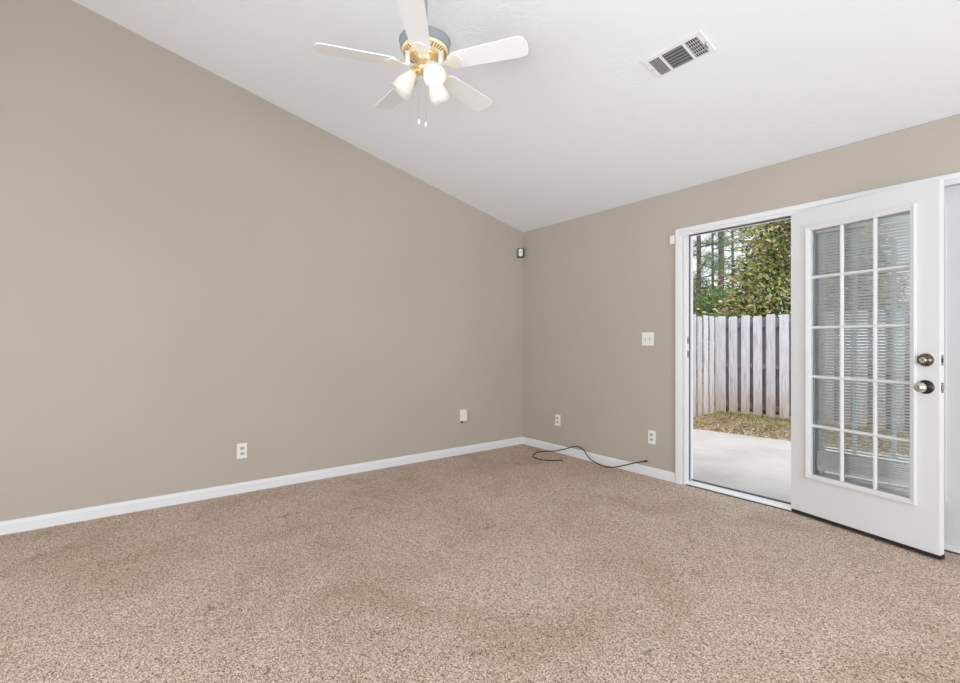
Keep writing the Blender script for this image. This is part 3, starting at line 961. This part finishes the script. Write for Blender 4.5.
def litter(i):
    return np.array([rg.uniform(-0.25, 4.2), rg.uniform(2.95, 5.2), GZ0 + rg.uniform(0.004, 0.02)]), np.array([rg.normal(), rg.normal(), 0.0]) * 3
vs, fs = leaves(3800, litter, 0.07)
o = rawmesh('leaf_litter', np.maximum(np.array(vs), [-99, 2.9, GZ0 + 0.001]), fs, M_litter)
tag(o, 'dry brown leaves scattered between patio and fence', 'dead leaves', kind='stuff')

def branchy_trunk(base, top, r, nb, spread, bm):
    base, top = Vector(base), Vector(top)
    tube(bm, [base, base.lerp(top, .35) + Vector((.03, .02, 0)), base.lerp(top, .7), top], [r, r * .8, r * .5, r * .15], 9)
    for i in range(nb):
        s = 0.2 + 0.7 * i / max(nb - 1, 1)
        q = base.lerp(top, s)
        a = i * 2.4 + rnd.random()
        ln = spread * (1.05 - s) * rnd.uniform(.7, 1.1)
        tube(bm, [q, q + Vector((math.cos(a), math.sin(a), .35)) * ln * .5, q + Vector((math.cos(a), math.sin(a), .55)) * ln], [r * .35, r * .22, r * .06], 6)

def broadleaf(name, label, cat, base, height, z0, rad, n, size, m, group=None):
    root = thing(name, label, cat, base, group=group)
    bm = B(); branchy_trunk((0, 0, 0), (0.1, 0, height * 0.93), 0.13, 22, rad * 0.95, bm)
    obj('trunk', bm, M_bark, root)
    # branch-end clumps spread over a pyramidal crown
    nc = 150
    cl = []
    for i in range(nc):
        s = (i + .5) / nc
        z = z0 + (height - z0) * (1 - math.sqrt(1 - s * 0.999)) if True else 0
        f = (z - z0) / (height - z0)
        r = rad * (1 - f) ** 1.0 * (0.55 + 0.45 * min(1, f * 5 + .35)) * rg.uniform(0.45, 1.0) ** 0.5
        a = i * 2.39996
        cl.append((np.array([r * math.cos(a), r * math.sin(a), z]), np.array([math.cos(a), math.sin(a), .5])))
    def fn(i):
        c, d = cl[i % nc]
        off = rg.normal(0, 1, 3) * np.array([.22, .22, .17]) * (rad / 2.0) ** .5
        return c + off, d * .6 + off * 2.0
    vs, fs = leaves(n, fn, size)
    o = rawmesh('crown', vs, fs, m, root)
    return root
broadleaf('magnolia_tree', 'broad magnolia with glossy yellow-green leaves right behind the fence', 'tree', (-0.1, 8.8, GZ0), 6.6, 0.5, 2.1, 36000, 0.125, M_magnolia)
broadleaf('magnolia_tree', 'darker leafy tree behind the fence, seen through the blind', 'tree', (4.3, 10.6, GZ0), 6.4, 0.5, 2.1, 18000, 0.14, M_shrub)

def shrub(base, rad, hgt, n, label):
    root = thing('evergreen_shrub', label, 'shrub', base, group='evergreen shrubs below the pines')
    bm = B()
    for k in range(5):
        a = k * 1.26
        tube(bm, [(0.05 * math.cos(a), 0.05 * math.sin(a), 0), (rad * .35 * math.cos(a), rad * .35 * math.sin(a), hgt * .45), (rad * .55 * math.cos(a), rad * .55 * math.sin(a), hgt * .8)], [.04, .025, .01], 6)
    obj('stems', bm, M_bark, root)
    def fn(i):
        d = rg.normal(0, 1, 3); d /= np.linalg.norm(d)
        lump = 1 + .18 * math.sin(5 * d[0] + 3 * d[2]) + .12 * math.sin(9 * d[1])
        r = rg.uniform(.35, 1.0) ** .4 * lump
        return np.array([d[0] * rad * r, d[1] * rad * r, hgt * .55 + d[2] * hgt * .45 * r]), d
    vs, fs = leaves(n, fn, 0.13)
    rawmesh('foliage', vs, fs, M_shrub, root)
shrub((-6.07, 15.8, GZ0), 1.35, 3.7, 9000, 'dark green shrub below the two nearest pine trunks')
shrub((-3.0, 11.2, GZ0), 1.25, 2.9, 9000, 'rounded green shrub between the pine trunks and the magnolia')
shrub((-8.3, 19.6, GZ0), 1.5, 4.2, 9000, 'green shrub half hidden farther back among the pine trunks')

# pines: straight trunks with sparse boughs of needles
def pine(base, hgt, r, zlow, nb, label):
    root = thing('pine_tree', label, 'tree', base, group='pines beyond the fence')
    bm = B()
    tube(bm, [(0, 0, 0), (0.04, 0, hgt * .4), (-.03, .02, hgt * .75), (0, 0, hgt)], [r, r * .85, r * .6, r * .2], 10)
    obj('trunk', bm, M_bark, root)
    bm = B()
    ends = []
    for i in range(nb):
        z = zlow + (hgt - zlow) * (i + rnd.random() * .6) / nb
        a = i * 2.4 + rnd.uniform(-.4, .4)
        ln = rnd.uniform(.9, 1.9)
        d = Vector((math.cos(a), math.sin(a), rnd.uniform(-.15, .3)))
        q0 = Vector((0, 0, z)); q1 = q0 + d * ln * .55; q2 = q0 + d * ln + Vector((0, 0, .12))
        tube(bm, [q0, q1, q2], [.035, .022, .008], 5)
        for s in (.5, .7, .85, 1.0):
            ends.append((np.array(q0.lerp(q2, s)) + rg.normal(0, .12, 3)))
    obj('branches', bm, M_bark, root)
    vs, fs = [], []
    for e in ends:
        for j in range(55):
            d = rg.normal(0, 1, 3); d[2] += .3; d /= np.linalg.norm(d)
            u = np.cross(d, rg.normal(0, 1, 3)); u /= np.linalg.norm(u)
            c = e + rg.normal(0, .07, 3)
            ln = rg.uniform(.16, .30)
            b0 = len(vs)
            vs += [c - u * .007, c + u * .007, c + d * ln]
            fs += [(b0, b0 + 1, b0 + 2)]
    rawmesh('needles', vs, fs, M_needle, root)
pine((-5.16, 13.5, GZ0), 11.0, 0.095, 2.4, 30, 'stout pine nearest the left door jamb')
pine((-6.71, 17.6, GZ0), 12.0, 0.06, 3.0, 30, 'slender pine, second from the left door jamb')
pine((-8.33, 21.7, GZ0), 14.0, 0.17, 3.6, 44, 'thickest pine, third from the left door jamb')
pine((-9.63, 25.8, GZ0), 15.0, 0.085, 4.2, 44, 'thin pine closest to the magnolia')
